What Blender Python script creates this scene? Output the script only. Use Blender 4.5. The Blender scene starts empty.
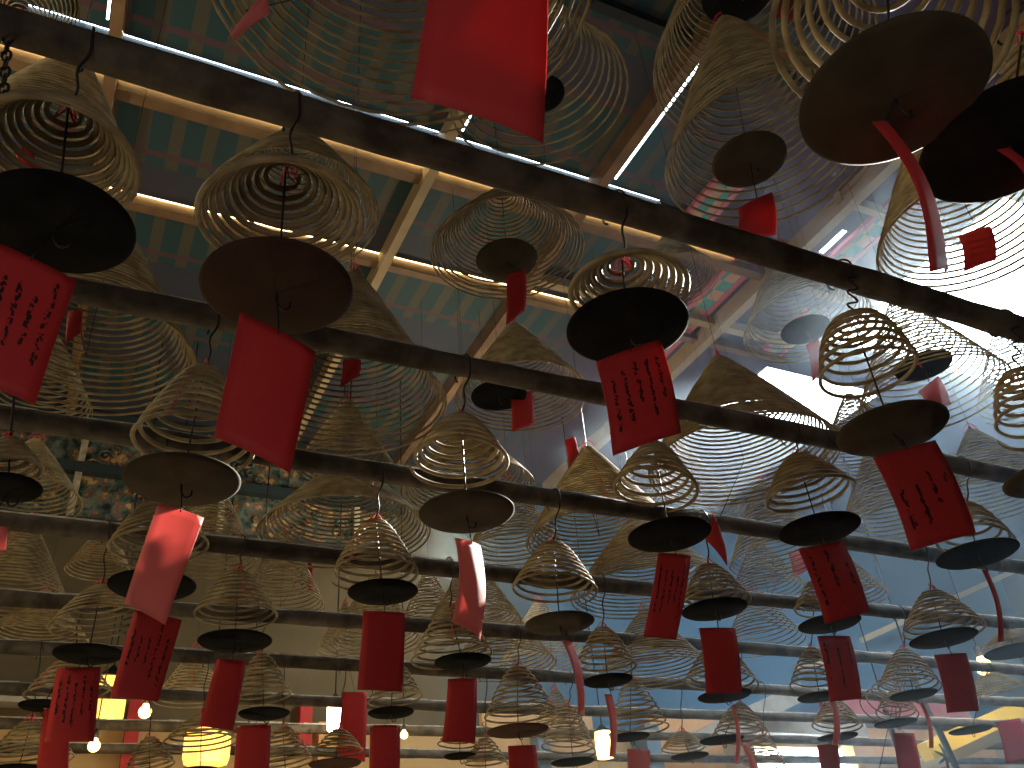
import bpy, math, random
import numpy as np
from mathutils import Vector, Matrix
C = bpy.context.scene.collection
sc = bpy.context.scene

# ------------------------------------------------------------------ camera
F = 887.8
M = np.array([[0.900929561830891, -0.42687818015597156, -0.07810853939182767],
              [0.17716668911702727, 0.5261040734700075, -0.8317610643361324],
              [0.3961538702152352, 0.7355198999245302, 0.5496113062233161]])  # right, down, forward
EYE = np.array([0.0, 0.0, 1.55])
cd = bpy.data.cameras.new('camera'); cam = bpy.data.objects.new('camera', cd); C.objects.link(cam)
mw = Matrix.Identity(4)
for i in range(3):
    mw[i][0] = M[0][i]; mw[i][1] = -M[1][i]; mw[i][2] = -M[2][i]; mw[i][3] = EYE[i]
cam.matrix_world = mw
cd.sensor_width = 36; cd.lens = F / 1024 * 36; cd.clip_start = .02; cd.clip_end = 200
sc.camera = cam

# ------------------------------------------------------------------ world, sun, added fill lights, exposure
w = bpy.data.worlds.new('sky'); sc.world = w; w.use_nodes = True
bg = w.node_tree.nodes['Background']; bg.inputs[0].default_value = (.74, .90, 1.0, 1); bg.inputs[1].default_value = 13.0
def light(name, kind, loc, energy, color=(1, 1, 1), size=.2, size_y=None, target=None):
    l = bpy.data.lights.new(name, kind); l.energy = energy; l.color = color
    o = bpy.data.objects.new(name, l); C.objects.link(o); o.location = loc
    if kind == 'AREA':
        l.size = size
        if size_y: l.shape = 'RECTANGLE'; l.size_y = size_y
    elif kind == 'POINT': l.shadow_soft_size = size
    if target is not None:
        o.rotation_euler = (Vector(target) - Vector(loc)).to_track_quat('-Z', 'Y').to_euler()
    return o
SUN_DIR = Vector((1.52, .92, 1.0)).normalized()
s = light('sun', 'SUN', (12, 8, 12), 30.0, (1.0, .97, .90)); s.data.angle = math.radians(.6)
s.rotation_euler = (-SUN_DIR).to_track_quat('-Z', 'Y').to_euler()
# unseen fill lights added behind the viewer, low in the hall and high up
light('front_fill', 'AREA', (-1.0, -2.8, 1.6), 36, (1.0, .93, .86), 3.0, 2.2, (0.5, 3, 2.6))
light('low_fill_left', 'POINT', (-1.9, 3.6, 1.2), 60, (1.0, .76, .42), .25)
light('low_fill_middle', 'POINT', (1.6, 5.2, 1.0), 45, (1.0, .78, .46), .25)
light('high_fill_left', 'POINT', (-2.3, 3.4, 4.9), 80, (1.0, .86, .55), .15)  # high fills added to light the coils from above
light('high_fill_middle', 'POINT', (2.9, 6.9, 4.7), 75, (1.0, .88, .62), .15)
light('low_fill_right', 'POINT', (6.5, 5.8, 1.2), 35, (1.0, .85, .62), .25)
sc.view_settings.view_transform = 'Standard'; sc.view_settings.look = 'None'
sc.view_settings.gamma = 1; sc.view_settings.use_curve_mapping = False
sc.view_settings.exposure = 0.25
sc.cycles.volume_step_rate = 4.0; sc.cycles.max_bounces = 6; sc.cycles.transparent_max_bounces = 8
sc.cycles.sample_clamp_indirect = 4.0

# ------------------------------------------------------------------ geometry of the view
H = 1.75                       # the poles' height above the eye
def ray(x, y):
    return M.T @ np.array([(x - 512) / F, (y - 384) / F, 1.0])
def at(x, y, Y):               # point on the vertical plane Y seen at a place of the photograph
    r = ray(x, y); return EYE + r * (Y / r[1])
def atz(x, y, Z):
    r = ray(x, y); return EYE + r * ((Z - EYE[2]) / r[2])
def depth(P): return float(M[2] @ (np.array(P) - EYE))
def proj(P):
    c = M @ (np.array(P) - EYE); return 512 + F * c[0] / c[2], 384 + F * c[1] / c[2]
def solve(fn, lo, hi, target, rising):
    for _ in range(40):
        m = (lo + hi) / 2
        if (fn(m) < target) == rising: lo = m
        else: hi = m
    return (lo + hi) / 2

# ------------------------------------------------------------------ materials
def mat(name, col, rough=.7, metal=0, noise=0, nscale=30, col2=None, bump=0, spec=.3, transl=0):
    m = bpy.data.materials.new(name); m.use_nodes = True; nt = m.node_tree; b = nt.nodes['Principled BSDF']
    b.inputs['Roughness'].default_value = rough; b.inputs['Metallic'].default_value = metal
    b.inputs['Base Color'].default_value = (*col, 1); b.inputs['Specular IOR Level'].default_value = spec
    if noise or bump:
        tc = nt.nodes.new('ShaderNodeTexCoord'); n = nt.nodes.new('ShaderNodeTexNoise')
        n.inputs['Scale'].default_value = nscale; n.inputs['Detail'].default_value = 5
        nt.links.new(tc.outputs['Object'], n.inputs['Vector'])
        if noise:
            r = nt.nodes.new('ShaderNodeValToRGB'); r.color_ramp.elements[0].position = .5 - noise / 2
            r.color_ramp.elements[1].position = .5 + noise / 2
            r.color_ramp.elements[0].color = (*col, 1); r.color_ramp.elements[1].color = (*(col2 or col), 1)
            nt.links.new(n.outputs['Fac'], r.inputs[0]); nt.links.new(r.outputs[0], b.inputs['Base Color'])
        if bump:
            bp = nt.nodes.new('ShaderNodeBump'); bp.inputs['Strength'].default_value = bump
            bp.inputs['Distance'].default_value = .02
            nt.links.new(n.outputs['Fac'], bp.inputs['Height']); nt.links.new(bp.outputs[0], b.inputs['Normal'])
    if transl:
        t = nt.nodes.new('ShaderNodeBsdfTranslucent'); t.inputs[0].default_value = (*col, 1)
        mx = nt.nodes.new('ShaderNodeMixShader'); mx.inputs[0].default_value = transl
        out = [n for n in nt.nodes if n.type == 'OUTPUT_MATERIAL'][0]
        nt.links.new(b.outputs[0], mx.inputs[1]); nt.links.new(t.outputs[0], mx.inputs[2]); nt.links.new(mx.outputs[0], out.inputs[0])
    return m
def emit(name, col, k):
    m = bpy.data.materials.new(name); m.use_nodes = True; nt = m.node_tree; b = nt.nodes['Principled BSDF']
    b.inputs['Base Color'].default_value = (*col, 1)
    b.inputs['Emission Color'].default_value = (*col, 1); b.inputs['Emission Strength'].default_value = k
    return m
INC = mat('incense', (.17, .12, .058), .65, noise=.3, nscale=14, col2=(.33, .265, .14), spec=.35)
BLK = mat('sooty_iron', (.006, .006, .006), .95, noise=.3, nscale=10, col2=(.012, .012, .012), spec=.06)
RUST = mat('rusted_tin', (.040, .031, .019), .85, noise=.35, nscale=9, col2=(.065, .052, .034), spec=.1)
WIRE = mat('iron_wire', (.03, .028, .025), .5, metal=.6)
RED = mat('red_paper', (.46, .030, .032), .55, noise=.5, nscale=5, col2=(.54, .048, .048), transl=.22, spec=.2)
PINK = mat('sunlit_red_paper', (.70, .24, .22), .5, noise=.5, nscale=6, col2=(.76, .29, .27), transl=.5, spec=.3)  # red paper with the sun's glow put into its colour
INK = mat('ink', (.03, .006, .008), .6)
STR = mat('red_string', (.62, .05, .06), .7)
LIT_EDGE = mat('lit_edge', (.75, .5, .18), .4, spec=.5)  # bright colour standing for light on the card edges

# ------------------------------------------------------------------ mesh helpers
class MB:
    def __init__(s): s.v = []; s.f = []
    def add(s, v, f):
        n = len(s.v); s.v += [tuple(map(float, q)) for q in v]; s.f += [tuple(i + n for i in q) for q in f]
    def box(s, lo, hi):
        (a, b, c), (d, e, g) = lo, hi
        s.add([(a,b,c),(d,b,c),(d,e,c),(a,e,c),(a,b,g),(d,b,g),(d,e,g),(a,e,g)],
              [(0,3,2,1),(4,5,6,7),(0,1,5,4),(1,2,6,5),(2,3,7,6),(3,0,4,7)])
    def bar(s, p, q, wx, wz):                       # square timber between two points
        p = Vector(p); q = Vector(q); d = (q - p).normalized()
        up = Vector((0, 0, 1)) if abs(d.z) < .95 else Vector((1, 0, 0))
        a = d.cross(up).normalized(); b = a.cross(d).normalized(); v = []
        for e in (p, q):
            for i, j in ((-1,-1),(1,-1),(1,1),(-1,1)): v.append(e + a * wx / 2 * i + b * wz / 2 * j)
        s.add(v, [(3,2,1,0),(4,5,6,7),(0,1,5,4),(1,2,6,5),(2,3,7,6),(3,0,4,7)])
    def tube(s, pts, r, n=6, closed=False):
        pts = [Vector(p) for p in pts]; v = []; f = []; m = len(pts); prev = None
        for i, p in enumerate(pts):
            a = pts[(i - 1) % m] if closed or i else p; b = pts[(i + 1) % m] if closed or i < m - 1 else p
            d = (b - a)
            d = d.normalized() if d.length > 1e-9 else Vector((0, 0, 1))
            if prev is None:
                up = Vector((0, 0, 1)) if abs(d.z) < .9 else Vector((1, 0, 0)); x = d.cross(up).normalized()
            else: x = (prev - d * prev.dot(d)).normalized()
            prev = x; y = d.cross(x); rr = r[i] if hasattr(r, '__len__') else r
            for k in range(n):
                t = 2 * math.pi * k / n; v.append(p + (x * math.cos(t) + y * math.sin(t)) * rr)
        for i in range(m if closed else m - 1):
            j = (i + 1) % m
            for k in range(n): f.append((i*n + k, i*n + (k+1) % n, j*n + (k+1) % n, j*n + k))
        if not closed: f.append(tuple(range(n))[::-1]); f.append(tuple((m-1)*n + k for k in range(n)))
        s.add(v, f)
    def lathe(s, prof, n=32, c=(0, 0, 0), cap=True):
        v = []; f = []
        for r, z in prof:
            for k in range(n):
                t = 2*math.pi*k/n; v.append((c[0] + r*math.cos(t), c[1] + r*math.sin(t), c[2] + z))
        for i in range(len(prof) - 1):
            for k in range(n): f.append((i*n+k, i*n+(k+1) % n, (i+1)*n+(k+1) % n, (i+1)*n+k))
        if cap: f.append(tuple(range(n))[::-1]); f.append(tuple((len(prof)-1)*n+k for k in range(n)))
        s.add(v, f)
    def obj(s, name, m, parent=None, loc=(0, 0, 0), smooth=True, rot=None):
        me = bpy.data.meshes.new(name); me.from_pydata(s.v, [], s.f); me.materials.append(m)
        if smooth: me.polygons.foreach_set('use_smooth', [True] * len(me.polygons))
        me.update(); o = bpy.data.objects.new(name, me); C.objects.link(o); o.location = loc
        if rot is not None: o.rotation_euler = rot
        if parent: o.parent = parent
        return o
def tag(o, label, cat, group=None):
    o['label'] = label; o['category'] = cat
    if group: o['group'] = group
    return o
def struct(o): o['kind'] = 'structure'; return o
def thing(name, label, cat, loc, group=None):
    o = bpy.data.objects.new(name, None); o.empty_display_size = .05; C.objects.link(o); o.location = loc
    return tag(o, label, cat, group)

# ------------------------------------------------------------------ the room
X0, X1, Y0, Y1, ZC = -3.2, 13.0, -3.0, 8.6, 6.55
def rel(v): return v + EYE[2]
# roof boards: teal and tan painted boards, violet towards the skylight
def ceiling_mat():
    m = bpy.data.materials.new('painted_roof_boards'); m.use_nodes = True; nt = m.node_tree; b = nt.nodes['Principled BSDF']
    b.inputs['Roughness'].default_value = .7
    g = nt.nodes.new('ShaderNodeNewGeometry'); sp = nt.nodes.new('ShaderNodeSeparateXYZ'); nt.links.new(g.outputs['Position'], sp.inputs[0])
    def mth(op, a, bb=None, c=None):
        n = nt.nodes.new('ShaderNodeMath'); n.operation = op
        for i, q in enumerate((a, bb, c)):
            if q is None: continue
            if isinstance(q, (int, float)): n.inputs[i].default_value = q
            else: nt.links.new(q, n.inputs[i])
        return n.outputs[0]
    def mix(fac, a, bb):
        n = nt.nodes.new('ShaderNodeMix'); n.data_type = 'RGBA'
        if isinstance(fac, float): n.inputs[0].default_value = fac
        else: nt.links.new(fac, n.inputs[0])
        for i, q in ((6, a), (7, bb)):
            if isinstance(q, tuple): n.inputs[i].default_value = (*q, 1)
            else: nt.links.new(q, n.inputs[i])
        return n.outputs[2]
    x, y = sp.outputs[0], sp.outputs[1]
    nz = nt.nodes.new('ShaderNodeTexNoise'); nz.inputs['Scale'].default_value = 3.0; nz.inputs['Detail'].default_value = 4
    nt.links.new(g.outputs['Position'], nz.inputs['Vector'])
    stripe = mth('LESS_THAN', mth('FRACT', mth('MULTIPLY', x, 4.6)), .40)
    band = mth('LESS_THAN', mth('FRACT', mth('MULTIPLY', mth('SUBTRACT', y, 4.30), .95)), .62)   # striped courses between plain ones
    cross = mth('LESS_THAN', mth('FRACT', mth('MULTIPLY', mth('SUBTRACT', y, 4.28), 1.9)), .10)
    teal = mix(nz.outputs['Fac'], (.009, .042, .054), (.017, .066, .078))
    plain = mix(nz.outputs['Fac'], (.022, .042, .062), (.050, .040, .070))
    st = mix(stripe, teal, (.070, .066, .048))
    col = mix(band, plain, st); col = mix(cross, col, (.085, .040, .055))
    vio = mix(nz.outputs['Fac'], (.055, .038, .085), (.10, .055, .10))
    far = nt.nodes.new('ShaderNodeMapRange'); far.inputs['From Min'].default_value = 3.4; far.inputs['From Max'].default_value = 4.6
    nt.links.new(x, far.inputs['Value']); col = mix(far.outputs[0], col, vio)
    nt.links.new(col, b.inputs['Base Color']); return m
holes = [(-3.0, 4.6, 4.245, 4.270), (-.9, 3.6, 3.92, 3.935), (-.4, 3.9, 5.275, 5.295), (-.478, -.462, 3.2, 3.86),
         (3.13, 3.155, 2.3, 3.86), (1.86, 1.878, 3.3, 3.86), (5.27, 5.33, 3.65, 3.95),
         (6.3, 9.9, 2.85, 4.95), (6.0, 7.6, 5.55, 6.45)]
xs = sorted({X0, X1} | {h[0] for h in holes} | {h[1] for h in holes})
ys = sorted({Y0, Y1} | {h[2] for h in holes} | {h[3] for h in holes})
mb = MB()
for a, b_ in zip(xs, xs[1:]):
    for c, d in zip(ys, ys[1:]):
        cx, cy = (a + b_) / 2, (c + d) / 2
        if any(h[0] < cx < h[1] and h[2] < cy < h[3] for h in holes): continue
        mb.add([(a,c,ZC),(b_,c,ZC),(b_,d,ZC),(a,d,ZC),(a,c,ZC+.012),(b_,c,ZC+.012),(b_,d,ZC+.012),(a,d,ZC+.012)],
               [(0,3,2,1),(4,5,6,7),(0,1,5,4),(1,2,6,5),(2,3,7,6),(3,0,4,7)])
struct(mb.obj('ceiling', ceiling_mat(), smooth=False))
AMB = bpy.data.materials.new('warm_slit_tint'); AMB.use_nodes = True; nt = AMB.node_tree; nt.nodes.clear()  # thin panes added to turn the glow of two roof slits warm
tb = nt.nodes.new('ShaderNodeBsdfTranslucent'); tb.inputs[0].default_value = (.95, .62, .25, 1); ob = nt.nodes.new('ShaderNodeOutputMaterial'); nt.links.new(tb.outputs[0], ob.inputs[0])
for xa, xb, ya, yb in ((-3.0, 4.6, 4.245, 4.270), (-.4, 3.9, 5.275, 5.295)):
    mb = MB(); mb.add([(xa, ya, ZC+.006), (xb, ya, ZC+.006), (xb, yb, ZC+.006), (xa, yb, ZC+.006)], [(0, 3, 2, 1)]); struct(mb.obj('slit_tint_a' if ya < 5 else 'slit_tint_b', AMB, smooth=False))
mb = MB(); mb.box((X0, Y0, -.05), (X1, Y1, 0)); struct(mb.obj('floor', mat('stone_floor', (.030, .027, .024), .7, noise=.4, nscale=2, col2=(.044, .038, .033)), smooth=False))
WALLM = mat('smoked_plaster', (.10, .075, .045), .8, noise=.5, nscale=1.5, col2=(.14, .10, .06))
for nm, lo, hi in (('wall_left', (X0-.1, Y0, 0), (X0, Y1, ZC)), ('wall_right', (X1, Y0, 0), (X1+.1, Y1, ZC)), ('wall_front', (X0, Y0-.1, 0), (X1, Y0, ZC))):
    mb = MB(); mb.box(lo, hi); struct(mb.obj(nm, WALLM, smooth=False))
# far wall with a daylight opening on the right
def hole_wall(name, Y, Z0, Z1, xa, xb, hs, m, th=.1):
    xs = sorted({xa, xb} | {h[0] for h in hs} | {h[1] for h in hs}); zs = sorted({Z0, Z1} | {h[2] for h in hs} | {h[3] for h in hs}); mb = MB()
    for a, b_ in zip(xs, xs[1:]):
        for c, d in zip(zs, zs[1:]):
            cx, cz = (a+b_)/2, (c+d)/2
            if any(h[0] < cx < h[1] and h[2] < cz < h[3] for h in hs): continue
            mb.box((a, Y, c), (b_, Y+th, d))
    return struct(mb.obj(name, m, smooth=False))
def wallz(ratio): return rel(Y1 / ratio)
PL = mat('ochre_plaster', (.42, .27, .12), .8, noise=.5, nscale=1.2, col2=(.50, .34, .17))
hole_wall('wall_far', Y1, 0, 3.62, X0, X1, [(7.3, 9.6, 2.2, 3.50)], PL)
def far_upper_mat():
    m = mat('haze_blue_board', (.085, .066, .036), .7, noise=.4, nscale=3, col2=(.12, .093, .052)); nt = m.node_tree
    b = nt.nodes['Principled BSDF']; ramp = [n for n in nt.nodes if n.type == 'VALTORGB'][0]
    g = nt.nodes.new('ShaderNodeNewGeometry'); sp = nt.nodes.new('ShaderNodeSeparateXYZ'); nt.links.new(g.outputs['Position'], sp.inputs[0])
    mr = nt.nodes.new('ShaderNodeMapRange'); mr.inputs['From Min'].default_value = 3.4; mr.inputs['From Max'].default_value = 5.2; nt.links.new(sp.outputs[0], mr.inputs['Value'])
    mx = nt.nodes.new('ShaderNodeMix'); mx.data_type = 'RGBA'; mx.inputs[7].default_value = (.05, .14, .25, 1)  # blue haze towards the right painted into the board colour
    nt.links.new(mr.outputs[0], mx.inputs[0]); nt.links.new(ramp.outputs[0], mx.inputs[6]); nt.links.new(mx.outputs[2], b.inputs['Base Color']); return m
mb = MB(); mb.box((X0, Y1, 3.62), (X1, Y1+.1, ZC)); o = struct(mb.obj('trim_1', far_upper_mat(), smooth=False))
# timbers
WOOD = mat('brown_timber', (.15, .085, .045), .6, noise=.4, nscale=6, col2=(.24, .14, .075), bump=.2)
WOODL = mat('pale_timber', (.33, .24, .13), .6, noise=.4, nscale=6, col2=(.42, .31, .18), bump=.2)
n = 1
def roofbeam(lo, hi, m, name='roof_beam', label='', cat='beam', group=None):
    mb = MB(); mb.box(lo, hi); o = mb.obj(name, m, smooth=False); tag(o, label, cat, group); return o
def R5(r): return r * 5.0
z1 = ZC
roofbeam((X0, 4.270, z1-.10), (6.3, 4.36, z1), WOOD, 'roof_purlin', 'long brown roof purlin with a bright slit of daylight along its edge', 'beam')
roofbeam((X0, 5.295, z1-.09), (6.0, 5.37, z1), WOOD, 'roof_purlin', 'second brown roof purlin running across behind the lit one', 'beam')
roofbeam((X0, 3.935, z1-.04), (3.9, 3.985, z1), mat('dark_slate_batten', (.03,.05,.06), .6), 'roof_batten', 'thin dark batten beside the blue slit of daylight in the roof', 'batten')
roofbeam((X0, 6.5, z1-.10), (X1, 6.6, z1), WOOD, 'roof_purlin', 'third roof purlin, far back and partly behind the large coils', 'beam')
roofbeam((3.05, 5.02, z1-.10), (5.9, 5.10, z1-.01), WOODL, 'roof_purlin', 'short pale timber crossing the roof near the violet boards', 'beam')
roofbeam((4.9, 3.30, z1-.10), (6.3, 3.36, z1-.0), WOODL, 'roof_purlin', 'pale timber strut at the left edge of the big skylight', 'beam')
roofbeam((2.2, 2.55, z1-.08), (4.8, 2.62, z1), mat('dark_purlin', (.02,.025,.03), .6), 'roof_purlin', 'nearly black purlin high up near the top edge of the view', 'beam')
roofbeam((2.2, 2.15, z1-.08), (4.8, 2.22, z1), mat('dark_purlin_b', (.02,.025,.03), .6), 'roof_purlin', 'topmost black purlin in the roof corner between two large coils', 'beam')
for xa, ya, yb, m, wd, lb in ((-.44, 1.5, 8.6, WOOD, .07, 'leftmost brown rafter, half hidden by the coils at upper left'),
                          (1.72, 3.3, 8.6, WOODL, .07, 'slanting brown rafter between the two small coils on the nearest pole'),
                          (2.94, 1.5, 8.6, WOOD, .08, 'reddish brown rafter left of the largest coil with a white slit beside it'),
                          (4.92, 1.5, 8.6, WOODL, .09, 'pale golden rafter crossing the violet roof boards')):
    roofbeam((xa, ya, z1-.17), (xa+wd, yb, z1-.0 if False else z1-.001), m, 'rafter', lb, 'rafter')
# painted check boards on both sides of the violet field
def check_mat():
    m = bpy.data.materials.new('teal_peach_checks'); m.use_nodes = True; nt = m.node_tree; b = nt.nodes['Principled BSDF']
    g = nt.nodes.new('ShaderNodeNewGeometry'); c = nt.nodes.new('ShaderNodeTexChecker'); c.inputs['Scale'].default_value = 7.5
    c.inputs['Color1'].default_value = (.03, .26, .25, 1); c.inputs['Color2'].default_value = (.48, .27, .17, 1)
    nt.links.new(g.outputs['Position'], c.inputs['Vector']); nt.links.new(c.outputs[0], b.inputs['Base Color']); return m
CHK = check_mat(); PNK = mat('pink_paint', (.55, .16, .22), .6)
for xa, ya, yb, lb in ((5.42, 3.0, 4.1, 'teal and peach checked board beside the skylight'), (4.62, 4.0, 6.0, 'teal and peach checked board left of the golden rafter'),
                       (5.75, 4.6, 5.4, 'short teal and peach checked board near the bright opening'), (3.9, 3.5, 4.15, 'teal and peach checked board above the nearest pole')):
    t = thing('painted_board', lb, 'painted board', (xa, ya, z1), 'checked boards of the roof')
    mb = MB(); mb.box((0, 0, -.03), (.17, yb-ya, -.002)); mb.obj('check_panel', CHK, t, smooth=False)
    for dx in (-.05, .17):
        mb = MB(); mb.box((dx, 0, -.04), (dx+.05, yb-ya, -.002)); mb.obj('pink_border', PNK, t, smooth=False)

# carved frieze on the far wall at left
def carve_mat():
    m = bpy.data.materials.new('carved_gilding'); m.use_nodes = True; nt = m.node_tree; b = nt.nodes['Principled BSDF']; b.inputs['Roughness'].default_value = .5
    g = nt.nodes.new('ShaderNodeNewGeometry'); v = nt.nodes.new('ShaderNodeTexVoronoi'); v.inputs['Scale'].default_value = 6
    n2 = nt.nodes.new('ShaderNodeTexNoise'); n2.inputs['Scale'].default_value = 12; n2.inputs['Detail'].default_value = 4
    r = nt.nodes.new('ShaderNodeValToRGB'); nt.links.new(g.outputs['Position'], n2.inputs['Vector']); nt.links.new(n2.outputs['Fac'], r.inputs[0])
    el = r.color_ramp.elements; el[0].position = .33; el[0].color = (.02, .03, .03, 1); el[1].position = .66; el[1].color = (.55, .36, .14, 1)
    for p, c in ((.42, (.05, .09, .075, 1)), (.5, (.15, .17, .13, 1)), (.56, (.16, .06, .05, 1))):
        e = el.new(p); e.color = c
    bp = nt.nodes.new('ShaderNodeBump'); bp.inputs['Strength'].default_value = 1; bp.inputs['Distance'].default_value = .06
    nt.links.new(g.outputs['Position'], v.inputs['Vector']); nt.links.new(v.outputs['Distance'], bp.inputs['Height']); nt.links.new(bp.outputs[0], b.inputs['Normal'])
    nt.links.new(r.outputs[0], b.inputs['Base Color']); return m
CARV = carve_mat(); FR = mat('frieze_frame', (.03, .045, .05), .6); PALE = mat('pale_post', (.62, .55, .42), .6, noise=.4, nscale=20, col2=(.3, .26, .18))
t = thing('carved_frieze', 'gilded green and gold carved frieze high on the far wall at left', 'frieze', (-1.6, Y1, 5.35))
mb = MB(); random.seed(4)
mb.box((0, -.06, 0), (4.6, 0, 1.15))
mb.obj('panel', CARV, t, smooth=False)
mb = MB()
for i in range(90):                     # carved bosses and scrolls
    cx, cz = random.uniform(.1, 4.5), random.uniform(.08, 1.07); r = random.uniform(.03, .09)
    pts = [(cx + r*(1-k/16)*math.cos(k*.7), -.08, cz + r*(1-k/16)*math.sin(k*.7)) for k in range(14)]
    mb.tube(pts, .016, 5)
so_ = mb.obj('scrollwork', CARV, t); so_['kind'] = 'stuff'
for zz in (-.02, .55, 1.13):
    mb = MB(); mb.box((-.05, -.16, zz-.05), (4.65, 0, zz+.05)); mb.obj('rail', FR, t, smooth=False)
for xx in (.05, 1.35, 2.7, 4.1):
    mb = MB(); mb.box((xx, -.13, 0), (xx+.06, 0, 1.1)); mb.obj('post', PALE, t, smooth=False)

# ------------------------------------------------------------------ hanging poles
RAT = [0.33, .822, 1.317, 1.79, 2.275, 2.79, 3.28, 3.76, 4.25, 4.74]
PY = [r * H for r in RAT]; PZ = rel(H)
ORD = ['', 'nearest', 'second', 'third', 'fourth', 'fifth', 'sixth', 'seventh', 'eighth', 'ninth']
def pole_mat():
    m = mat('weathered_pole', (.034, .026, .019), .8, noise=.25, nscale=9, col2=(.10, .082, .060), bump=1.0)
    return m
PM = pole_mat()
DUST = mat('ash_dust', (.50, .47, .42), .9, noise=.3, nscale=25, col2=(.30, .27, .23), bump=.8)
for k in range(1, 10):
    random.seed(k); mb = MB(); r0 = .040 if k > 1 else .044
    N = 110; pts = []; rr = []
    for i in range(N + 1):
        t = i / N; pts.append((X0 + (X1 - X0) * t, PY[k] + .008 * math.sin(t*13 + k), PZ + .012 * math.sin(t*9 + 2*k) )); rr.append(r0 * (1 + random.uniform(-.07, .07)))
    mb.tube(pts, rr, 12)
    p = mb.obj('hanging_pole', PM); tag(p, f'{ORD[k]} soot darkened pole counting away from the viewer, running across the hall', 'pole', 'horizontal poles the coils hang from')
    mb = MB()                            # ash and dust settled in lumps on the top of the pole
    for i in range(N):
        a, b_ = pts[i], pts[i+1]; q = []
        ww = random.uniform(.012, .026); hh = random.uniform(.002, .009)
        for e, rad in ((a, rr[i]), (b_, rr[i+1])):
            q += [(e[0], e[1]-ww, e[2]+rad*.80), (e[0], e[1]-ww*.5, e[2]+rad+hh), (e[0], e[1]+ww*.5, e[2]+rad+hh), (e[0], e[1]+ww, e[2]+rad*.80)]
        mb.add(q, [(0,1,5,4),(1,2,6,5),(2,3,7,6),(0,4,7,3),(0,3,2,1),(4,5,6,7)])
    mb.obj('ash_crust', DUST, p, smooth=False)

# ------------------------------------------------------------------ coils, trays, cards
def spiral(R, Hh, turns, tr, seed, A, r0=.02, p=1.25, q=.9, seg=34, sides=6):
    rnd = random.Random(seed); n = int(turns * seg); t = np.arange(n + 1) / seg; s_ = t / turns
    ang = 2*np.pi*t + rnd.uniform(0, 6.28); r = r0 + (R - r0) * s_**q
    wob = 1 + .004*np.sin(ang*2 + rnd.uniform(0, 6)) + .004*np.sin(ang*.37 + rnd.uniform(0, 6))
    z = Hh * (1 - s_**p) + (.004 if R > .2 else .003) * R/.3 * np.sin(ang + rnd.uniform(0, 6))*s_ + .0006*np.sin(ang*.81)
    r = r * wob; rh = np.stack([np.cos(ang), np.sin(ang), np.zeros_like(ang)], 1); P = rh * r[:, None]; P[:, 2] = z
    ph = 2*np.pi*np.arange(sides)/sides
    rad = tr * np.minimum(1, (n - np.arange(n+1)) / 6 + .35)
    V = P[:, None, :] + rad[:, None, None] * (np.cos(ph)[None, :, None]*rh[:, None, :] + np.sin(ph)[None, :, None]*np.array([0, 0, 1.0]))
    V = V.reshape(-1, 3) @ np.array(A).T
    i = np.arange(n)[:, None]; k = np.arange(sides)[None, :]; k2 = (k + 1) % sides
    Fc = np.stack([i*sides+k, i*sides+k2, (i+1)*sides+k2, (i+1)*sides+k], -1).reshape(-1, 4)
    faces = [tuple(q) for q in Fc.tolist()] + [tuple(range(sides))[::-1], tuple(n*sides + q for q in range(sides))]
    m = MB(); m.v = [tuple(q) for q in V.tolist()]; m.f = faces
    # the outer profile, for the threads
    def pt(s, a): return A @ np.array([(r0+(R-r0)*s**q)*math.cos(a), (r0+(R-r0)*s**q)*math.sin(a), Hh*(1-s**p) ])
    return m, pt
def align(d):
    q = Vector((0, 0, 1)).rotation_difference(Vector(d)); return np.array(q.to_matrix())
def bez(pts, n=6):                      # Catmull-Rom smoothing
    P = [np.array(p, float) for p in pts]; out = []
    for i in range(len(P) - 1):
        a, b, c, d = P[max(i-1, 0)], P[i], P[i+1], P[min(i+2, len(P)-1)]
        for k in range(n):
            t = k / n; out.append(.5*((2*b) + (c-a)*t + (2*a-5*b+4*c-d)*t*t + (3*b-a-3*c+d)*t**3))
    out.append(P[-1]); return out
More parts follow.
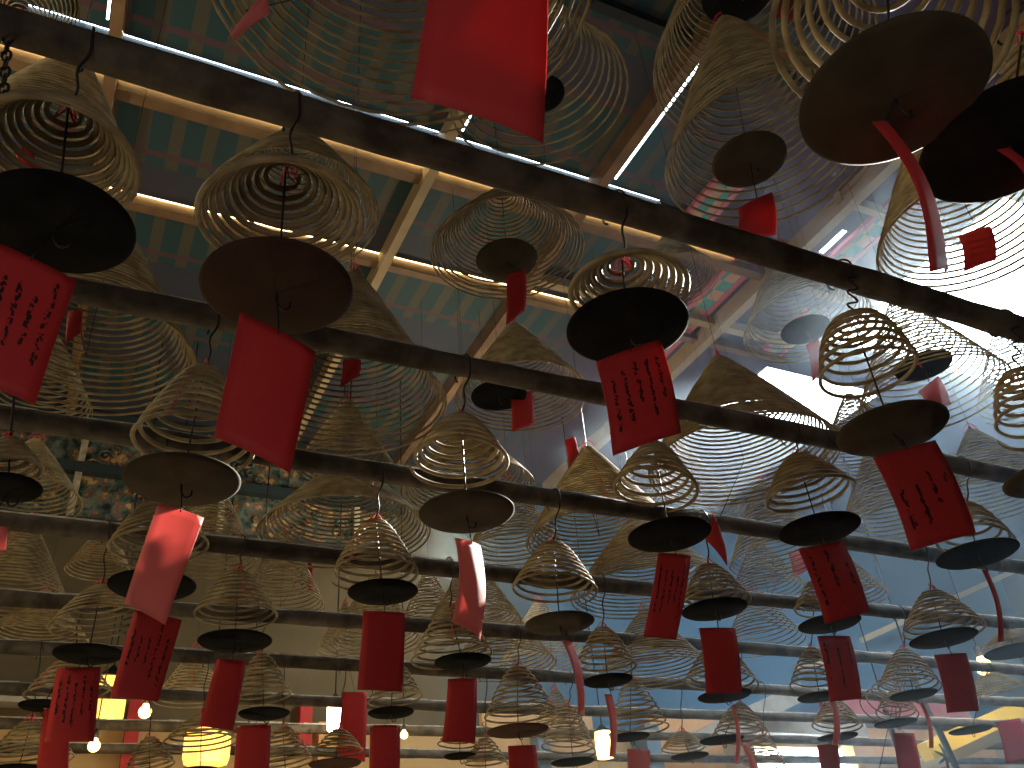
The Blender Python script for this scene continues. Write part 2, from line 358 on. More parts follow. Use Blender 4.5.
def coil(base, R, apex, turns, label, group, hang, low, seed, tr=.0058, wavy=0, bow=1.25, pole=False, tie=True):
    """base, apex: ends of the coil's axis; hang: what it hangs from; low: lower end of the wire."""
    base = np.array(base); apex = np.array(apex); hang = np.array(hang); low = np.array(low)
    ax = apex - base; Hh = float(np.linalg.norm(ax)); A = align(ax)
    t = thing('incense_coil', label, 'incense coil', tuple(base), group)
    sp, pt = spiral(R, Hh, turns, tr, seed, A, p=bow, q=(.52 if wavy else .82) if pole else .96, r0=R*.16 if pole else .02); spo = sp.obj('spiral', INC, t)
    L = lambda P: np.array(P) - base
    mb = MB(); rw = .0028 if pole else .0016
    if pole:                            # hook over the pole, an S bend, then straight down through the coil
        x, y, z = L(hang); r = .050; pts = []
        for a in np.linspace(-.3*math.pi, 1.06*math.pi, 9): pts.append((x + .004*a, y + r*math.cos(a), z + r*math.sin(a)))
        top = np.array(pts[-1]); ap = L(apex) + np.array((0, 0, .012)); d = ap - top; nb = 4 if wavy else 2
        for q in range(1, nb*2):
            f_ = q/(nb*2.0); amp = (.022 if wavy else .006)*(1 if q % 2 else -1); pts.append(tuple(top + d*f_ + np.array((amp, 0, 0))))
        pts.append(tuple(ap)); mb.tube(bez(pts, 5), rw*1.25, 6)
        mb.tube([ap, L(low)], rw, 5)
    else:
        mb.tube([L(hang), L(apex) + np.array((0, 0, .01)), L(low)], rw, 4)
    wo = mb.obj('hanging_wire', WIRE, t)
    if tie:
        mb = MB(); rnd = random.Random(seed + 5); k = min(1.6, max(.7, R/.16))
        for q in range(4):              # loops of red string gathered above the top ring
            a = rnd.uniform(0, 6.28) + q*1.6; c = L(apex); u = np.array((math.cos(a), math.sin(a), 0)); rr = .016*k
            mb.tube(bez([c+(0, 0, .035*k), c+u*rr+(0, 0, .022*k), c+u*rr*1.7+(0, 0, -.004), c+u*rr*.6+(0, 0, .004), c+(0, 0, .02*k)], 4), .0022, 4)
        mb.obj('red_tie', STR, wo)
    mb = MB(); a0 = random.Random(seed+9).uniform(-2.6, -.5)
    mb.tube([tuple(pt(s, a0)*1.0) for s in np.linspace(.02, .98, 9)], .0022, 4); mb.obj('red_thread', STR, spo)
    return t
def tray(c, D, label, m, seed, grp, nrm=(0, 0, 1)):
    t = thing('ash_tray', label, 'ash tray', tuple(c), grp); A = align(nrm); mb = MB(); r = D/2
    mb.lathe([(.004, -.004), (r*.5, -.003), (r*.93, .000), (r, .007), (r, .011), (r*.95, .006), (r*.5, .003), (.004, .002)], 44)
    mb.v = [tuple(A @ np.array(v)) for v in mb.v]; mb.obj('disc', m, t)
    mb = MB(); mb.tube(bez([(0, 0, .01), (0, 0, -.022), (.012, 0, -.042), (.026, 0, -.036), (.028, 0, -.02)], 5), .0028, 6); mb.obj('hook', WIRE, t)
    return t
def card(quad, Yl, Yr, label, m, seed, grp, write=0, bow=.012, curl=0, edge=False, held=None):
    rnd = random.Random(seed)
    Yq = (Yl, Yr, Yr, Yl); P = [at(q[0], q[1], yy) for q, yy in zip(quad, Yq)]
    P[2] = P[2] + (0, curl, 0) if False else P[2]
    TL, TR, BR, BL = P; N = np.cross(TR-TL, BL-TL); N /= np.linalg.norm(N)
    if N @ (EYE - TL) < 0: N = -N
    def pt(u, v, off=0):
        b_ = (TL*(1-u)+TR*u)*(1-v) + (BL*(1-u)+BR*u)*v
        return b_ + N*(bow*math.sin(math.pi*v)*1.0 + bow*.6*math.sin(math.pi*u) + curl*v*v + off)
    o0 = (TL+TR)/2; nu, nv = 6, 12; mb = MB(); V = []; Fc = []
    for j in range(nv+1):
        for i in range(nu+1): V.append(pt(i/nu, j/nv) - o0)
    for j in range(nv):
        for i in range(nu): a = j*(nu+1)+i; Fc.append((a, a+1, a+nu+2, a+nu+1))
    mb.add(V, Fc); o = mb.obj('prayer_card', m, loc=tuple(o0)); tag(o, label, 'paper card', grp)
    if held is not None:
        mb = MB(); mb.tube([pt(.5, .03, .002)-o0, pt(.5, 0, .002)+(0, 0, .004)-o0, np.array(held)-o0], .0018, 5); mb.obj('cord', WIRE, o)
    sm = o.modifiers.new('thickness', 'SOLIDIFY'); sm.thickness = .0012; sm.offset = 0
    if write:
        mb = MB(); cols = {1: 5, 2: 3, 3: 4}[write]; rows = {1: 13, 2: 7, 3: 8}[write]
        for c in range(cols):
            u0 = .84 - c*(.70/(cols-1)); n0 = rnd.randint(0, 3); n1 = rows - rnd.randint(0, 4)
            for q in range(n0, n1):
                v0 = .14 + q*(.72/rows); sz = min(.62*.70/cols, .055 if write > 1 else .045)
                for _ in range(rnd.randint(3, 5)):
                    du, dv = rnd.uniform(-sz, sz)*.5, rnd.uniform(-.5, .5)*.62/rows
                    a = rnd.choice((0, 0, 1.57, 1.57, .8, 2.4)); le = rnd.uniform(.5, 1)
                    eu, ev = math.cos(a)*sz*.5*le, math.sin(a)*.30/rows*le; wu, wv = .015*(1 if abs(ev) > abs(eu) else .2), .0062*(1 if abs(eu) >= abs(ev) else .2)
                    for off in (.0014,):
                        cu, cv = u0+du, v0+dv
                        mb.add([pt(cu-eu-wu, cv-ev-wv, off)-o0, pt(cu+eu-wu, cv+ev+wv*.2, off)-o0, pt(cu+eu+wu, cv+ev+wv, off)-o0, pt(cu-eu+wu, cv-ev+wv*.4, off)-o0], [(0,1,2,3)])
        mb.obj('writing', INK, o, smooth=False)['kind'] = 'stuff'
    if edge:  # thin strips painted where the card edges catch light
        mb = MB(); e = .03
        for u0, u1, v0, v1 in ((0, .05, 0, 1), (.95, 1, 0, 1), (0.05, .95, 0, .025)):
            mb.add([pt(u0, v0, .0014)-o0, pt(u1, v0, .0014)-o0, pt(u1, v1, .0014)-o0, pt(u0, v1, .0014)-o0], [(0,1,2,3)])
        mb.obj('edge_light', LIT_EDGE, o, smooth=False)
    return o
# the small, half burnt coils: pole, hook x, coil (apex y, base x, base y, base width, turns), tray (x, y, width, kind), card
# card: (TL, TR, BR, BL, writing, sunlit colour, edge turned by)
S = [
 (0, 880, (-40, 885, 30, 238, 9), (895, 98, 186, 'o'), ((872,122),(885,128),(945,272),(930,272),0,0,.16), ''),
 (0, 1015, (-40, 1060, 70, 165, 8), (1008, 146, 168, 'b'), ((997,150),(1006,152),(1036,218),(1026,218),0,0,.16), ''),
 (0, 470, (-330, 470, -200, 190, 9), (478, -105, 170, 'b'), ((437,-70),(546,-70),(543,143),(411,98),0,0,0), ''),
 (1, 85, (112, 52, 165, 168, 12), (56, 228, 148, 'b'), ((-14,238),(77,281),(35,405),(-52,372),1,0,0), ''),
 (1, 289, (176, 283, 222, 168, 11), (277, 292, 150, 'r'), ((240,312),(316,352),(290,473),(214,437),0,0,0), ''),
 (1, 612, (264, 628, 292, 122, 8), (628, 330, 123, 'b'), ((596,362),(660,339),(681,433),(613,456),1,0,0), ''),
 (1, 838, (322, 871, 378, 98, 9), (893, 432, 109, 'o'), ((873,458),(935,440),(976,533),(911,551),3,0,0), 'w'),
 (1, 1000, (376, 1036, 432, 70, 9), (1052, 480, 90, 'o'), None, 'w'),
 (2, 212, (370, 192, 448, 120, 10), (182, 483, 113, 'o'), ((158,503),(204,518),(165,625),(124,603),0,1,0), ''),
 (2, 461, (418, 460, 466, 100, 8), (467, 515, 96, 'o'), ((455,538),(480,546),(480,640),(452,622),0,1,.07), ''),
 (2, 651, (446, 655, 492, 86, 8), (670, 537, 84, 'b'), ((658,553),(691,556),(676,640),(643,637),1,0,0), ''),
 (2, 789, (457, 810, 497, 90, 9), (820, 531, 81, 'b'), ((798,549),(843,541),(870,612),(825,624),2,0,0), ''),
 (2, 958, (506, 975, 545, 74, 6), (978, 556, 79, 'b'), ((982,570),(985,570),(1002,642),(998,642),0,0,.12), ''),
 (2, 10, (440, 10, 474, 60, 6), (8, 490, 62, 'b'), ((-30,528),(9,527),(6,550),(-32,550),0,1,0), ''),
 (3, 376, (522, 375, 577, 88, 9), (383, 594, 70, 'b'), ((363,611),(405,613),(402,692),(357,690),0,0,0), ''),
 (3, 552, (544, 554, 592, 87, 9), (560, 625, 70, 'o'), ((562,640),(573,644),(584,717),(578,715),0,1,.13), ''),
 (3, 699, (565, 716, 603, 70, 8), (715, 611, 66, 'b'), ((699,628),(735,628),(742,693),(706,694),0,0,0), ''),
 (3, 162, (500, 158, 550, 98, 9), (152, 588, 84, 'b'), ((134,610),(182,620),(158,702),(110,697),1,0,0), ''),
 (3, 808, (582, 818, 612, 46, 6), (830, 625, 62, 'b'), ((817,636),(850,636),(862,699),(830,702),2,0,0), ''),
 (3, 918, (592, 944, 632, 80, 9), (944, 640, 66, 'b'), ((934,655),(966,653),(979,711),(947,713),0,0,0), ''),
 (4, 105, (588, 100, 625, 94, 8), (88, 656, 66, 'b'), ((57,668),(101,667),(94,742),(44,742),1,0,0), ''),
 (4, 240, (572, 235, 618, 83, 9), (235, 643, 72, 'b'), ((217,659),(247,661),(233,731),(199,726),0,0,0), ''),
 (4, 447, (610, 453, 660, 84, 8), (463, 663, 57, 'b'), ((448,679),(477,678),(475,743),(442,742),0,0,0), ''),
 (4, 598, (628, 606, 668, 62, 8), (608, 682, 50, 'b'), ((604,694),(612,695),(615,758),(609,757),0,1,.10), ''),
 (4, 712, (645, 721, 685, 74, 8), (725, 697, 54, 'b'), ((731,706),(734,706),(738,764),(734,764),0,1,.12), ''),
 (4, 806, (648, 815, 690, 50, 8), (820, 698, 44, 'b'), ((829,700),(835,700),(838,745),(832,745),0,1,.08), ''),
 (4, 897, (650, 911, 690, 62, 9), (914, 696, 46, 'b'), ((919,702),(922,702),(933,748),(929,748),0,1,.09), ''),
 (4, 1005, (606, 1013, 642, 62, 9), (1016, 652, 60, 'b'), None, ''),
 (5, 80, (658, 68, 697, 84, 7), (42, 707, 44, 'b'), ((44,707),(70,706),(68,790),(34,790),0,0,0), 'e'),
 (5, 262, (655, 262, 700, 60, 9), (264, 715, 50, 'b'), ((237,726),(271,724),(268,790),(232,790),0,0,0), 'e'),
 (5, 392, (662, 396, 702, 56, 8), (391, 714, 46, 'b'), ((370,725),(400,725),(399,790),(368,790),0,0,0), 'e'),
 (5, 515, (668, 521, 722, 78, 10), (518, 732, 62, 'r'), ((508,746),(536,745),(538,790),(508,790),0,0,0), ''),
 (5, 625, (680, 640, 733, 62, 10), (630, 738, 40, 'b'), ((627,749),(650,750),(649,790),(627,790),0,1,0), ''),
 (5, 735, (705, 742, 738, 58, 8), (722, 741, 44, 'b'), ((741,742),(748,744),(760,790),(752,790),0,1,.06), ''),
 (5, 828, (700, 838, 727, 50, 8), (838, 738, 40, 'b'), ((817,745),(838,744),(841,790),(822,790),0,0,0), ''),
 (5, 893, (690, 898, 716, 42, 7), (896, 724, 42, 'b'), ((892,733),(914,733),(924,790),(900,790),0,0,0), ''),
 (5, 985, (655, 996, 693, 60, 9), (971, 731, 42, 'b'), ((996,722),(1020,718),(1034,760),(1006,764),0,0,0), ''),
 (6, 462, (724, 458, 748, 44, 6), (460, 757, 32, 'b'), None, ''),
 (6, 342, (730, 338, 752, 50, 6), (335, 765, 52, 'r'), None, ''),
 (6, 568, (706, 568, 752, 56, 9), (573, 763, 44, 'b'), None, ''),
 (6, 676, (732, 684, 750, 46, 7), (690, 757, 38, 'b'), None, ''),
 (6, 280, (728, 285, 768, 60, 9), (286, 780, 40, 'b'), None, ''),
 (6, 148, (738, 150, 770, 50, 8), (150, 782, 36, 'b'), None, ''),
 (6, 38, (722, 28, 762, 84, 9), (18, 770, 44, 'b'), None, ''),
 (6, 205, (716, 200, 745, 76, 7), (200, 772, 40, 'b'), None, ''),
 (6, 482, (738, 486, 765, 44, 7), (486, 778, 34, 'b'), None, ''),
 (6, 760, (735, 764, 768, 46, 7), (760, 784, 34, 'b'), None, ''),
 (5, 900, (668, 878, 712, 40, 7), (878, 775, 30, 'b'), None, ''),
]
NTH = ['leftmost', 'second from left', 'third from left', 'fourth from left', 'fifth from left', 'sixth from left', 'seventh from left', 'eighth from left', 'ninth from left', 'tenth from left', 'eleventh from left']
rank = {}
for k in range(10):
    for i, j in enumerate(sorted([i for i, s in enumerate(S) if s[0] == k], key=lambda i: S[i][2][1])): rank[j] = i
TOP = ['hanging nearest the viewer at the top centre', 'hanging nearest the viewer at the top right', 'at the right edge, nearest the viewer']
for i, (k, hx, cc, tt, cq, fl) in enumerate(S):
    Y = PY[k] + .004; hX = solve(lambda X: proj((X, Y, PZ))[0], -4, 12, hx, True); hang = np.array((hX, Y, PZ))
    where = TOP[rank[i]] if k == 0 else f'on the {ORD[k]}{" nearest" if k > 1 else ""} pole, {NTH[rank[i]]}'
    ay, bx, by, bw, turns = cc; base = at(bx, by, Y); R = bw * depth(base) / F / 2
    tgt = hang + (0, 0, -.05)
    s_ = solve(lambda q: proj(base + (tgt - base)*q)[1], 0, 1, ay, False); apex = base + (tgt - base)*max(.12, min(.97, s_))
    T = at(tt[0], tt[1], Y) ; D = tt[2] * depth(T) / F
    colr = {'b': BLK, 'o': RUST, 'r': mat('red_brown_tin', (.038, .020, .014), .85, noise=.4, nscale=8, col2=(.055, .030, .020), spec=.1) if 'RB' not in globals() else RB}[tt[3]]
    if tt[3] == 'r': RB = colr
    look = 'loose open' if turns < 8 else 'close wound'
    coil(base, R, apex, turns*(1.02 if k > 2 else .9), f'small {look} incense coil {where}', 'small half burnt coils on the poles', hang, T, 100+i, wavy='w' in fl, pole=True, tr=.0060 if 'w' in fl else .0070 if k < 3 else .0058, bow=1.7 if 'w' in fl else 1.15)
    tl = {'b': 'round black ash tray', 'o': 'round rusty olive ash tray', 'r': 'round reddish brown ash tray'}[tt[3]]
    tray(T, D, f'{tl} {where}', colr, i, 'round ash trays under the coils')
    if cq:
        q = cq[:4]; wr, sun_tint, turn = cq[4:]
        Ys = (Y - turn/2, Y + turn/2) if turn else (Y + .004, Y - .004)
        nm = ('thin pink card seen edge on' if sun_tint else 'thin red card seen edge on') if turn else ('sunlit pink prayer card' if sun_tint else ('handwritten red prayer card' if wr else 'plain red prayer card'))
        if 'e' in fl: nm = 'red card with lit edges'
        card(q, Ys[0], Ys[1], f'{nm}, {where}', PINK if sun_tint else RED, 300+i, 'prayer cards hanging under the coils', wr, bow=.010 if not turn else .02, edge='e' in fl, held=T - np.array((0, 0, .004)))

# the large coils up under the roof: base x, y, width, apex y, diameter, turns, tray, card, words
LC = [
 (400,-20,395,-200,.95,30,None,((228,38),(262,-6),(270,14),(233,42)),'widest coil, across the top edge above the nearest pole'),
 (540,100,185,-10,.77,18,(542,95,46),None,'dark ringed coil beside the big red card at the top'),
 (765,60,225,-70,1.05,26,(738,-6,72),((772,-6),(796,-4),(792,22),(770,18)),'huge coil cut by the top edge, left of the olive tray'),
 (772,160,215,20,.77,24,(750,162,74),((738,208),(772,192),(776,236),(736,240)),'huge coil above the nearest pole, left of the olive tray'),
 (30,-10,110,-90,.65,14,None,None,'coil cut by the top left corner'),
 (42,165,172,50,.77,26,None,((14,152),(30,146),(40,172),(22,176)),'coil behind the leftmost small coil'),
 (85,360,215,222,.77,28,None,((68,312),(83,310),(82,333),(65,345)),'large bell coil at the left under the second pole'),
 (35,405,106,335,.50,18,None,None,'tan coil at the left seen through the rings of a larger one'),
 (22,500,112,440,.60,18,None,None,'coil at the left edge between the third and fourth poles'),
 (10,600,105,520,.60,20,None,None,'yellowish coil at the left edge below the fourth pole'),
 (292,215,172,128,.77,26,None,None,'coil behind the reddish brown tray'),
 (350,410,196,273,.77,30,None,((343,360),(361,360),(360,376),(340,388)),'bell coil right of the plain card, crossed by the second pole'),
 (345,470,98,402,.50,20,None,None,'narrow tan coil seen through the large bell coil'),
 (344,535,174,462,.85,24,None,None,'broad low coil below the third pole near the centre left'),
 (280,610,90,532,.60,20,None,((308,560),(313,560),(313,592),(308,592)),'coil below the fourth pole, left of centre'),
 (508,252,155,190,.77,24,(507,261,62),((506,276),(525,269),(526,310),(506,326)),'coil with a grey tray at the centre under the nearest pole'),
 (522,400,136,325,.77,26,(499,397,56),((510,395),(533,391),(534,425),(512,432)),'coil at the centre crossed by the second pole'),
 (470,490,130,425,.77,24,None,None,'coil behind the round tray at the centre'),
 (515,555,100,480,.60,20,None,None,'grey coil below the third pole at the centre'),
 (676,282,86,237,.60,20,None,None,'golden coil tucked right of the small coil on the nearest pole'),
 (745,465,195,358,.88,32,None,((712,512),(722,536),(727,566),(706,540)),'pale large coil right of centre crossed by the second pole'),
 (600,540,150,448,.77,28,None,((565,440),(575,437),(579,462),(569,476)),'pale coil right of centre crossed by the third pole'),
 (808,328,128,245,.77,24,(806,331,49),((806,345),(818,338),(826,366),(812,383)),'coil with a blue tray inside, near the glare'),
 (935,400,150,300,.77,20,(924,367,56),((918,392),(938,376),(951,405),(928,412)),'washed out coil in the glare of the skylight'),
 (980,235,200,120,.77,26,None,((958,236),(990,226),(996,260),(964,272)),'coil in front of the bright skylight at the right'),
 (870,460,100,395,.60,22,None,None,'white lit coil behind the tilted olive tray'),
 (1030,400,100,330,.60,18,None,None,'pale coil at the right edge behind the wavy hook'),
 (475,626,98,560,.65,20,None,None,'yellowish coil below the fourth pole, right of the pink card'),
 (650,595,160,515,.95,26,None,None,'very broad pale coil below the third pole right of centre'),
 (505,668,106,600,.75,20,None,None,'yellowish coil below the fifth pole at the centre'),
 (545,668,96,600,.85,20,None,None,'coil beside the yellowish one below the fifth pole'),
 (655,676,120,610,.8,20,None,None,'pale flat ringed coil below the fifth pole right of centre'),
 (770,600,84,540,.6,18,None,((788,552),(803,549),(808,570),(793,578)),'pale coil behind the handwritten card right of centre'),
 (765,645,84,590,.6,14,None,None,'bluish faint coil below the fifth pole at the right'),
 (375,645,96,575,.65,20,None,None,'coil behind the plain red card below the centre'),
 (345,655,62,605,.45,14,None,((342,692),(367,692),(365,762),(337,757)),'small brown coil left of the plain red card below the centre'),
 (35,642,100,590,.7,18,None,None,'dull brown coil below the fifth pole at the left edge'),
 (190,702,72,650,.55,14,None,None,'dull coil behind the sunlit card at the lower left'),
 (98,572,62,525,.42,16,None,None,'reddish rimmed coil at the left above the fifth pole'),
 (690,520,110,440,.82,22,None,None,'pale coil behind the flat black tray on the second pole'),
 (780,560,100,480,.65,20,None,None,'pale coil behind the black tray at the right'),
 (905,530,130,440,.8,24,None,None,'blue white coil behind the handwritten red card at the right'),
 (1000,500,120,430,.75,20,None,None,'blue white coil at the right edge above the third pole'),
 (430,625,60,570,.42,16,None,None,'coil between the two centre cards below the fifth pole'),
 (205,560,100,480,.65,20,None,None,'coil behind the leftmost olive tray'),
 (560,735,60,690,.45,14,None,None,'ochre coil low at the centre right above a black tray'),
 (860,600,60,560,.4,12,None,None,'faint coil in the haze left of the grey coil'),
]
CEIL_Z = ZC
for i, (bx, by, bw, ay, D, turns, tr_, cq, words) in enumerate(LC):
    if len(words.split()) > 11: print('LONG', words)
    s_ = D*F/bw; base = EYE + ray(bx, by)*s_
    if base[1] > 8.0: base = EYE + ray(bx, by)*s_*8.0/base[1]*1.0; D *= 8.0/(base[1] if base[1] else 8)
    ztop = solve(lambda z: proj((base[0], base[1], z))[1], base[2]+.15, min(base[2]+1.2, ZC-.2), ay, False)
    apex = np.array((base[0], base[1], ztop)); Y = base[1]
    T = None; low = (base + (0, 0, .02)) if cq else apex - (0, 0, .05)
    if tr_:
        T = at(tr_[0], tr_[1], Y); low = T
    coil(base, D/2, apex, int(turns*1.1), f'large {words}', 'large coils high under the roof', (base[0], Y, ZC-.0), low, 700+i, tr=.0052 if D > .6 else .0045, bow=1.05, tie=True)
    if T is not None: tray(T, tr_[2]*depth(T)/F, f'ash tray in the {words}', BLK if i != 3 and i != 15 else RUST, i, 'round ash trays under the coils')
    if cq:
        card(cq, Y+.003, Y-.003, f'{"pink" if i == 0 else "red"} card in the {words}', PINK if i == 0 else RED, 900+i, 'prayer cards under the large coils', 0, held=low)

# ------------------------------------------------------------------ lamps and fittings of the far wall
BULB = emit('lamp_glow', (1.0, .66, .22), 5); BULBW = emit('lamp_glow_white', (1.0, .86, .55), 12)
IRON = mat('black_iron', (.015, .015, .017), .5, metal=.4)
def bulb(x, y, Y, r, label, col=(1, .72, .35), e=4):
    P = at(x, y, Y); t = thing('light_bulb', label, 'lamp', tuple(P), 'bare bulbs in the hall')
    mb = MB(); mb.lathe([(r*math.sin(a)+.0005, -r*math.cos(a)) for a in np.linspace(0, math.pi*.82, 9)] + [(r*.4, r*1.3)], 16); mb.obj('glass', BULB, t)
    mb = MB(); mb.lathe([(r*.45, r*1.25), (r*.5, r*2.4), (r*.2, r*2.7)], 12); mb.obj('socket', IRON, t)
    mb = MB(); mb.tube([(0, 0, r*2.6), (0, 0, ZC - P[2])], .005, 5); mb.obj('flex', IRON, t)
    light('bulb_light', 'POINT', (P[0], P[1]-.12, P[2]-.05), e, col, .06)
bulb(145, 712, 7.0, .045, 'glowing yellow bulb right of the handwritten card at lower left')
bulb(247, 746, 7.0, .045, 'glowing yellow bulb left of the lit edged card')
bulb(404, 735, 7.0, .03, 'small yellow bulb right of the lit edged card near the centre')
bulb(94, 746, 7.0, .04, 'yellow bulb low at the left beside the lit edged card')
bulb(984, 667, 6.3, .085, 'large white glowing bulb seen through a coil at the right', e=16)
def lantern(x, y, Y, w_, h_, label, m):
    P = at(x, y, Y); t = thing('lantern', label, 'lantern', tuple(P), 'square lanterns in the hall')
    mb = MB(); mb.lathe([(w_*.45, -h_/2), (w_*.5, -h_*.3), (w_*.5, h_*.3), (w_*.45, h_/2)], 6); mb.obj('lamp_shade', m, t, smooth=False)
    mb = MB(); mb.lathe([(w_*.58, h_/2), (w_*.3, h_*.62), (.01, h_*.8)], 6); mb.obj('cap', IRON, t, smooth=False)
    mb = MB(); mb.tube([(0, 0, h_*.7), (0, 0, ZC - P[2])], .006, 5); mb.obj('chain', IRON, t)
    light('lantern_light', 'POINT', (P[0], P[1]-w_, P[2]-h_*.8), 4, (1, .75, .4), .08)
lantern(335, 716, 7.1, .13, .22, 'white glowing lantern left of the pink card near the centre', BULBW)
lantern(604, 745, 7.1, .17, .22, 'bright yellow lantern beside the thin pink strip right of centre', BULB)
LG = emit('lantern_paper', (1.0, .60, .12), 1.3)
lantern(207, 748, 7.3, .34, .24, 'broad yellow lit lantern low at the left', LG)
lantern(108, 702, 7.8, .26, .36, 'yellow lit lantern seen through the rings at the far left', LG)
# lettered gold signs, banners, beams on the far wall
def wallbox(name, q, dy, m, label, cat, Y=Y1, group=None, depth_=.05):
    (xa, ya), (xb, yb) = q; P = at((xa+xb)/2, (ya+yb)/2, Y-dy); A = at(xa, (ya+yb)/2, Y-dy); B = at(xb, (ya+yb)/2, Y-dy)
    T_ = at((xa+xb)/2, ya, Y-dy); U = at((xa+xb)/2, yb, Y-dy)
    mb = MB(); mb.box((A[0]-P[0], 0, U[2]-P[2]), (B[0]-P[0], dy-.002, T_[2]-P[2])); o = mb.obj(name, m, loc=tuple(P), smooth=False); tag(o, label, cat, group); return o
CLOTH = mat('red_cloth', (.42, .03, .035), .7, noise=.4, nscale=6, col2=(.5, .05, .05), bump=.3)
ROSE = mat('rose_cloth', (.50, .10, .14), .7, noise=.4, nscale=5, col2=(.58, .16, .18))
ORNG = mat('orange_board', (.62, .33, .13), .6, noise=.4, nscale=4, col2=(.72, .42, .20)); YEL = mat('yellow_board', (.85, .58, .08), .5)
BLUEB = mat('blue_beam', (.10, .17, .26), .6, noise=.4, nscale=5, col2=(.16, .24, .33))
GREYT = mat('grey_timber', (.30, .28, .25), .7, noise=.4, nscale=7, col2=(.42, .40, .36))
wallbox('banner', ((124, 700), (138, 780)), .12, CLOTH, 'dark red hanging banner behind the bulb at lower left', 'banner', group='red banners on the far wall')
wallbox('banner', ((300, 700), (312, 745)), .12, CLOTH, 'red hanging banner left of the white lantern', 'banner', group='red banners on the far wall')
wallbox('door_curtain', ((318, 722), (352, 790)), .1, ORNG, 'orange panel below the white lantern', 'panel')
wallbox('wall_beam', ((-60, 690), (115, 702)), .2, GREYT, 'grey beam behind the lowest cards at the left', 'beam')
wallbox('cloth_valance', ((838, 692), (968, 722)), .3, ROSE, 'long rose red cloth valance at the lower right', 'cloth')
wallbox('notice_board', ((655, 718), (724, 790)), .2, ORNG, 'orange board behind the coils right of the lower centre', 'board')
wallbox('notice_board', ((484, 712), (596, 790)), .08, mat('tan_board', (.58, .38, .20), .7), 'tan board low at the centre behind the black trays', 'board')
wallbox('notice_board', ((858, 730), (1000, 800)), .2, ORNG, 'orange board at the lower right with black ironwork before it', 'board')
wallbox('column', ((540, 728), (552, 800)), .25, BLUEB, 'blue grey column low at the centre', 'column')
wallbox('column', ((650, 724), (664, 800)), .3, BLUEB, 'blue grey column right of the lower centre', 'column')
def strut(a, b, Y, wd, m, label, name='roof_strut', cat='beam'):
    P, Q = at(*a, Y), at(*b, Y); mb = MB(); mb.bar((0, 0, 0), tuple(Q-P), wd, wd*1.2); o = mb.obj(name, m, loc=tuple(P), smooth=False); tag(o, label, cat); return o
strut((690, 745), (800, 692), 7.9, .16, GREYT, 'grey diagonal timber brace at the lower right')
strut((796, 668), (890, 655), 7.9, .07, GREYT, 'thin grey brace to the right of the diagonal timber')
strut((735, 722), (860, 728), 8.2, .20, GREYT, 'stout grey lintel over the bright window at lower right')
strut((862, 640), (1016, 570), 8.3, .06, mat('gilded_pole', (.5, .38, .2), .6), 'thin gilded pole slanting up behind the grey coil at right', 'gilded_rod', 'rod')
strut((925, 752), (1040, 700), 6.9, .14, YEL, 'yellow board slanting up at the lower right corner', 'yellow_board', 'board')
strut((915, 770), (1040, 716), 7.1, .12, mat('white_board', (.8, .8, .76), .6), 'white board behind the slanting yellow board', 'white_board', 'board')
mb = MB()
P = at(928, 720, 6.6)
mb.tube(bez([(0, 0, .45), (.03, 0, .1), (.12, 0, -.15), (.2, 0, -.6)], 5), .035, 7)
for q in range(7):
    a = q*.9; mb.tube([(.1, 0, -.35), (.1+.13*math.cos(a), .02, -.35+.13*math.sin(a))], [.02, .008], 5)
mb.tube([(0, 0, .4), (0, 0, ZC-P[2])], .01, 5)
o = mb.obj('iron_bracket', IRON, loc=tuple(P)); tag(o, 'black wrought iron lamp bracket hanging at the lower right', 'bracket')
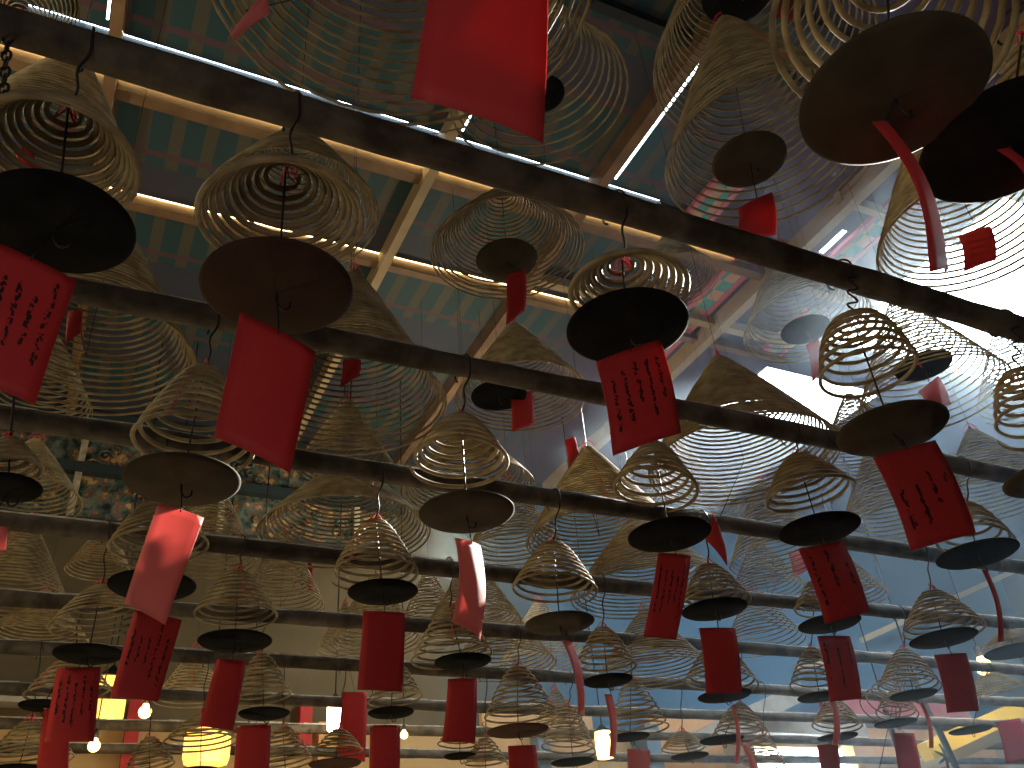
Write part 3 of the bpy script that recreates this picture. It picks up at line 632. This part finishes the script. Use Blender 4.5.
P = at(893, 735, 6.7); mb = MB(); mb.tube(bez([(0, 0, .25), (0, 0, 0), (.03, 0, -.3), (.08, 0, -.55)], 5), .03, 7); mb.tube([(0, 0, .2), (0, 0, ZC-P[2])], .008, 5)
o = mb.obj('iron_bracket', IRON, loc=tuple(P)); tag(o, 'black iron bracket left of the largest one at the lower right', 'bracket')
# chain at the left edge hanging from the nearest pole
t = thing('iron_chain', 'rusty iron chain hanging from the nearest pole at the left edge', 'chain', tuple(at(8, 100, PY[1])))
P0 = at(8, 36, PY[1]); P1 = at(2, 110, PY[1]); base = at(8, 100, PY[1]); d = P1 - P0; N = 9
for q in range(N):
    c = P0 + d*(q+.5)/N - base; a = 1.57*(q % 2); ll = float(np.linalg.norm(d))/N*.68; pts = []
    for k in range(12):
        th = 2*math.pi*k/12; pts.append(tuple(c + np.array((math.cos(a)*math.cos(th)*.008, math.sin(a)*math.cos(th)*.008, math.sin(th)*ll))))
    mb = MB(); mb.tube(pts, .0032, 6, closed=True); mb.obj('link', WIRE, t)
# window of the far wall
mb = MB(); mb.box((7.3, Y1+.02, 2.2), (7.38, Y1+.08, 3.5)); mb.box((9.52, Y1+.02, 2.2), (9.6, Y1+.08, 3.5)); mb.box((8.4, Y1+.02, 2.2), (8.48, Y1+.08, 3.5))
struct(mb.obj('window_1', WOODL, smooth=False))

# ------------------------------------------------------------------ incense smoke hanging in the light of the skylight
def volume(name, lo, hi, dens, col, label):
    mb = MB(); mb.box(lo, hi); m = bpy.data.materials.new(name); m.use_nodes = True; nt = m.node_tree; nt.nodes.clear()
    v = nt.nodes.new('ShaderNodeVolumeScatter'); v.inputs['Color'].default_value = (*col, 1); v.inputs['Density'].default_value = dens; v.inputs['Anisotropy'].default_value = .35
    o_ = nt.nodes.new('ShaderNodeOutputMaterial'); nt.links.new(v.outputs[0], o_.inputs['Volume'])
    o = mb.obj(name, m, smooth=False); o['kind'] = 'stuff'; o['label'] = label; o['category'] = 'smoke'; return o
HAZE = True
if HAZE: volume('incense_smoke', (2.5, 1.5, 1.6), (12.9, 8.55, 6.5), .030, (.62, .82, 1.0), 'thin bluish incense smoke lit by the skylight over the right half')
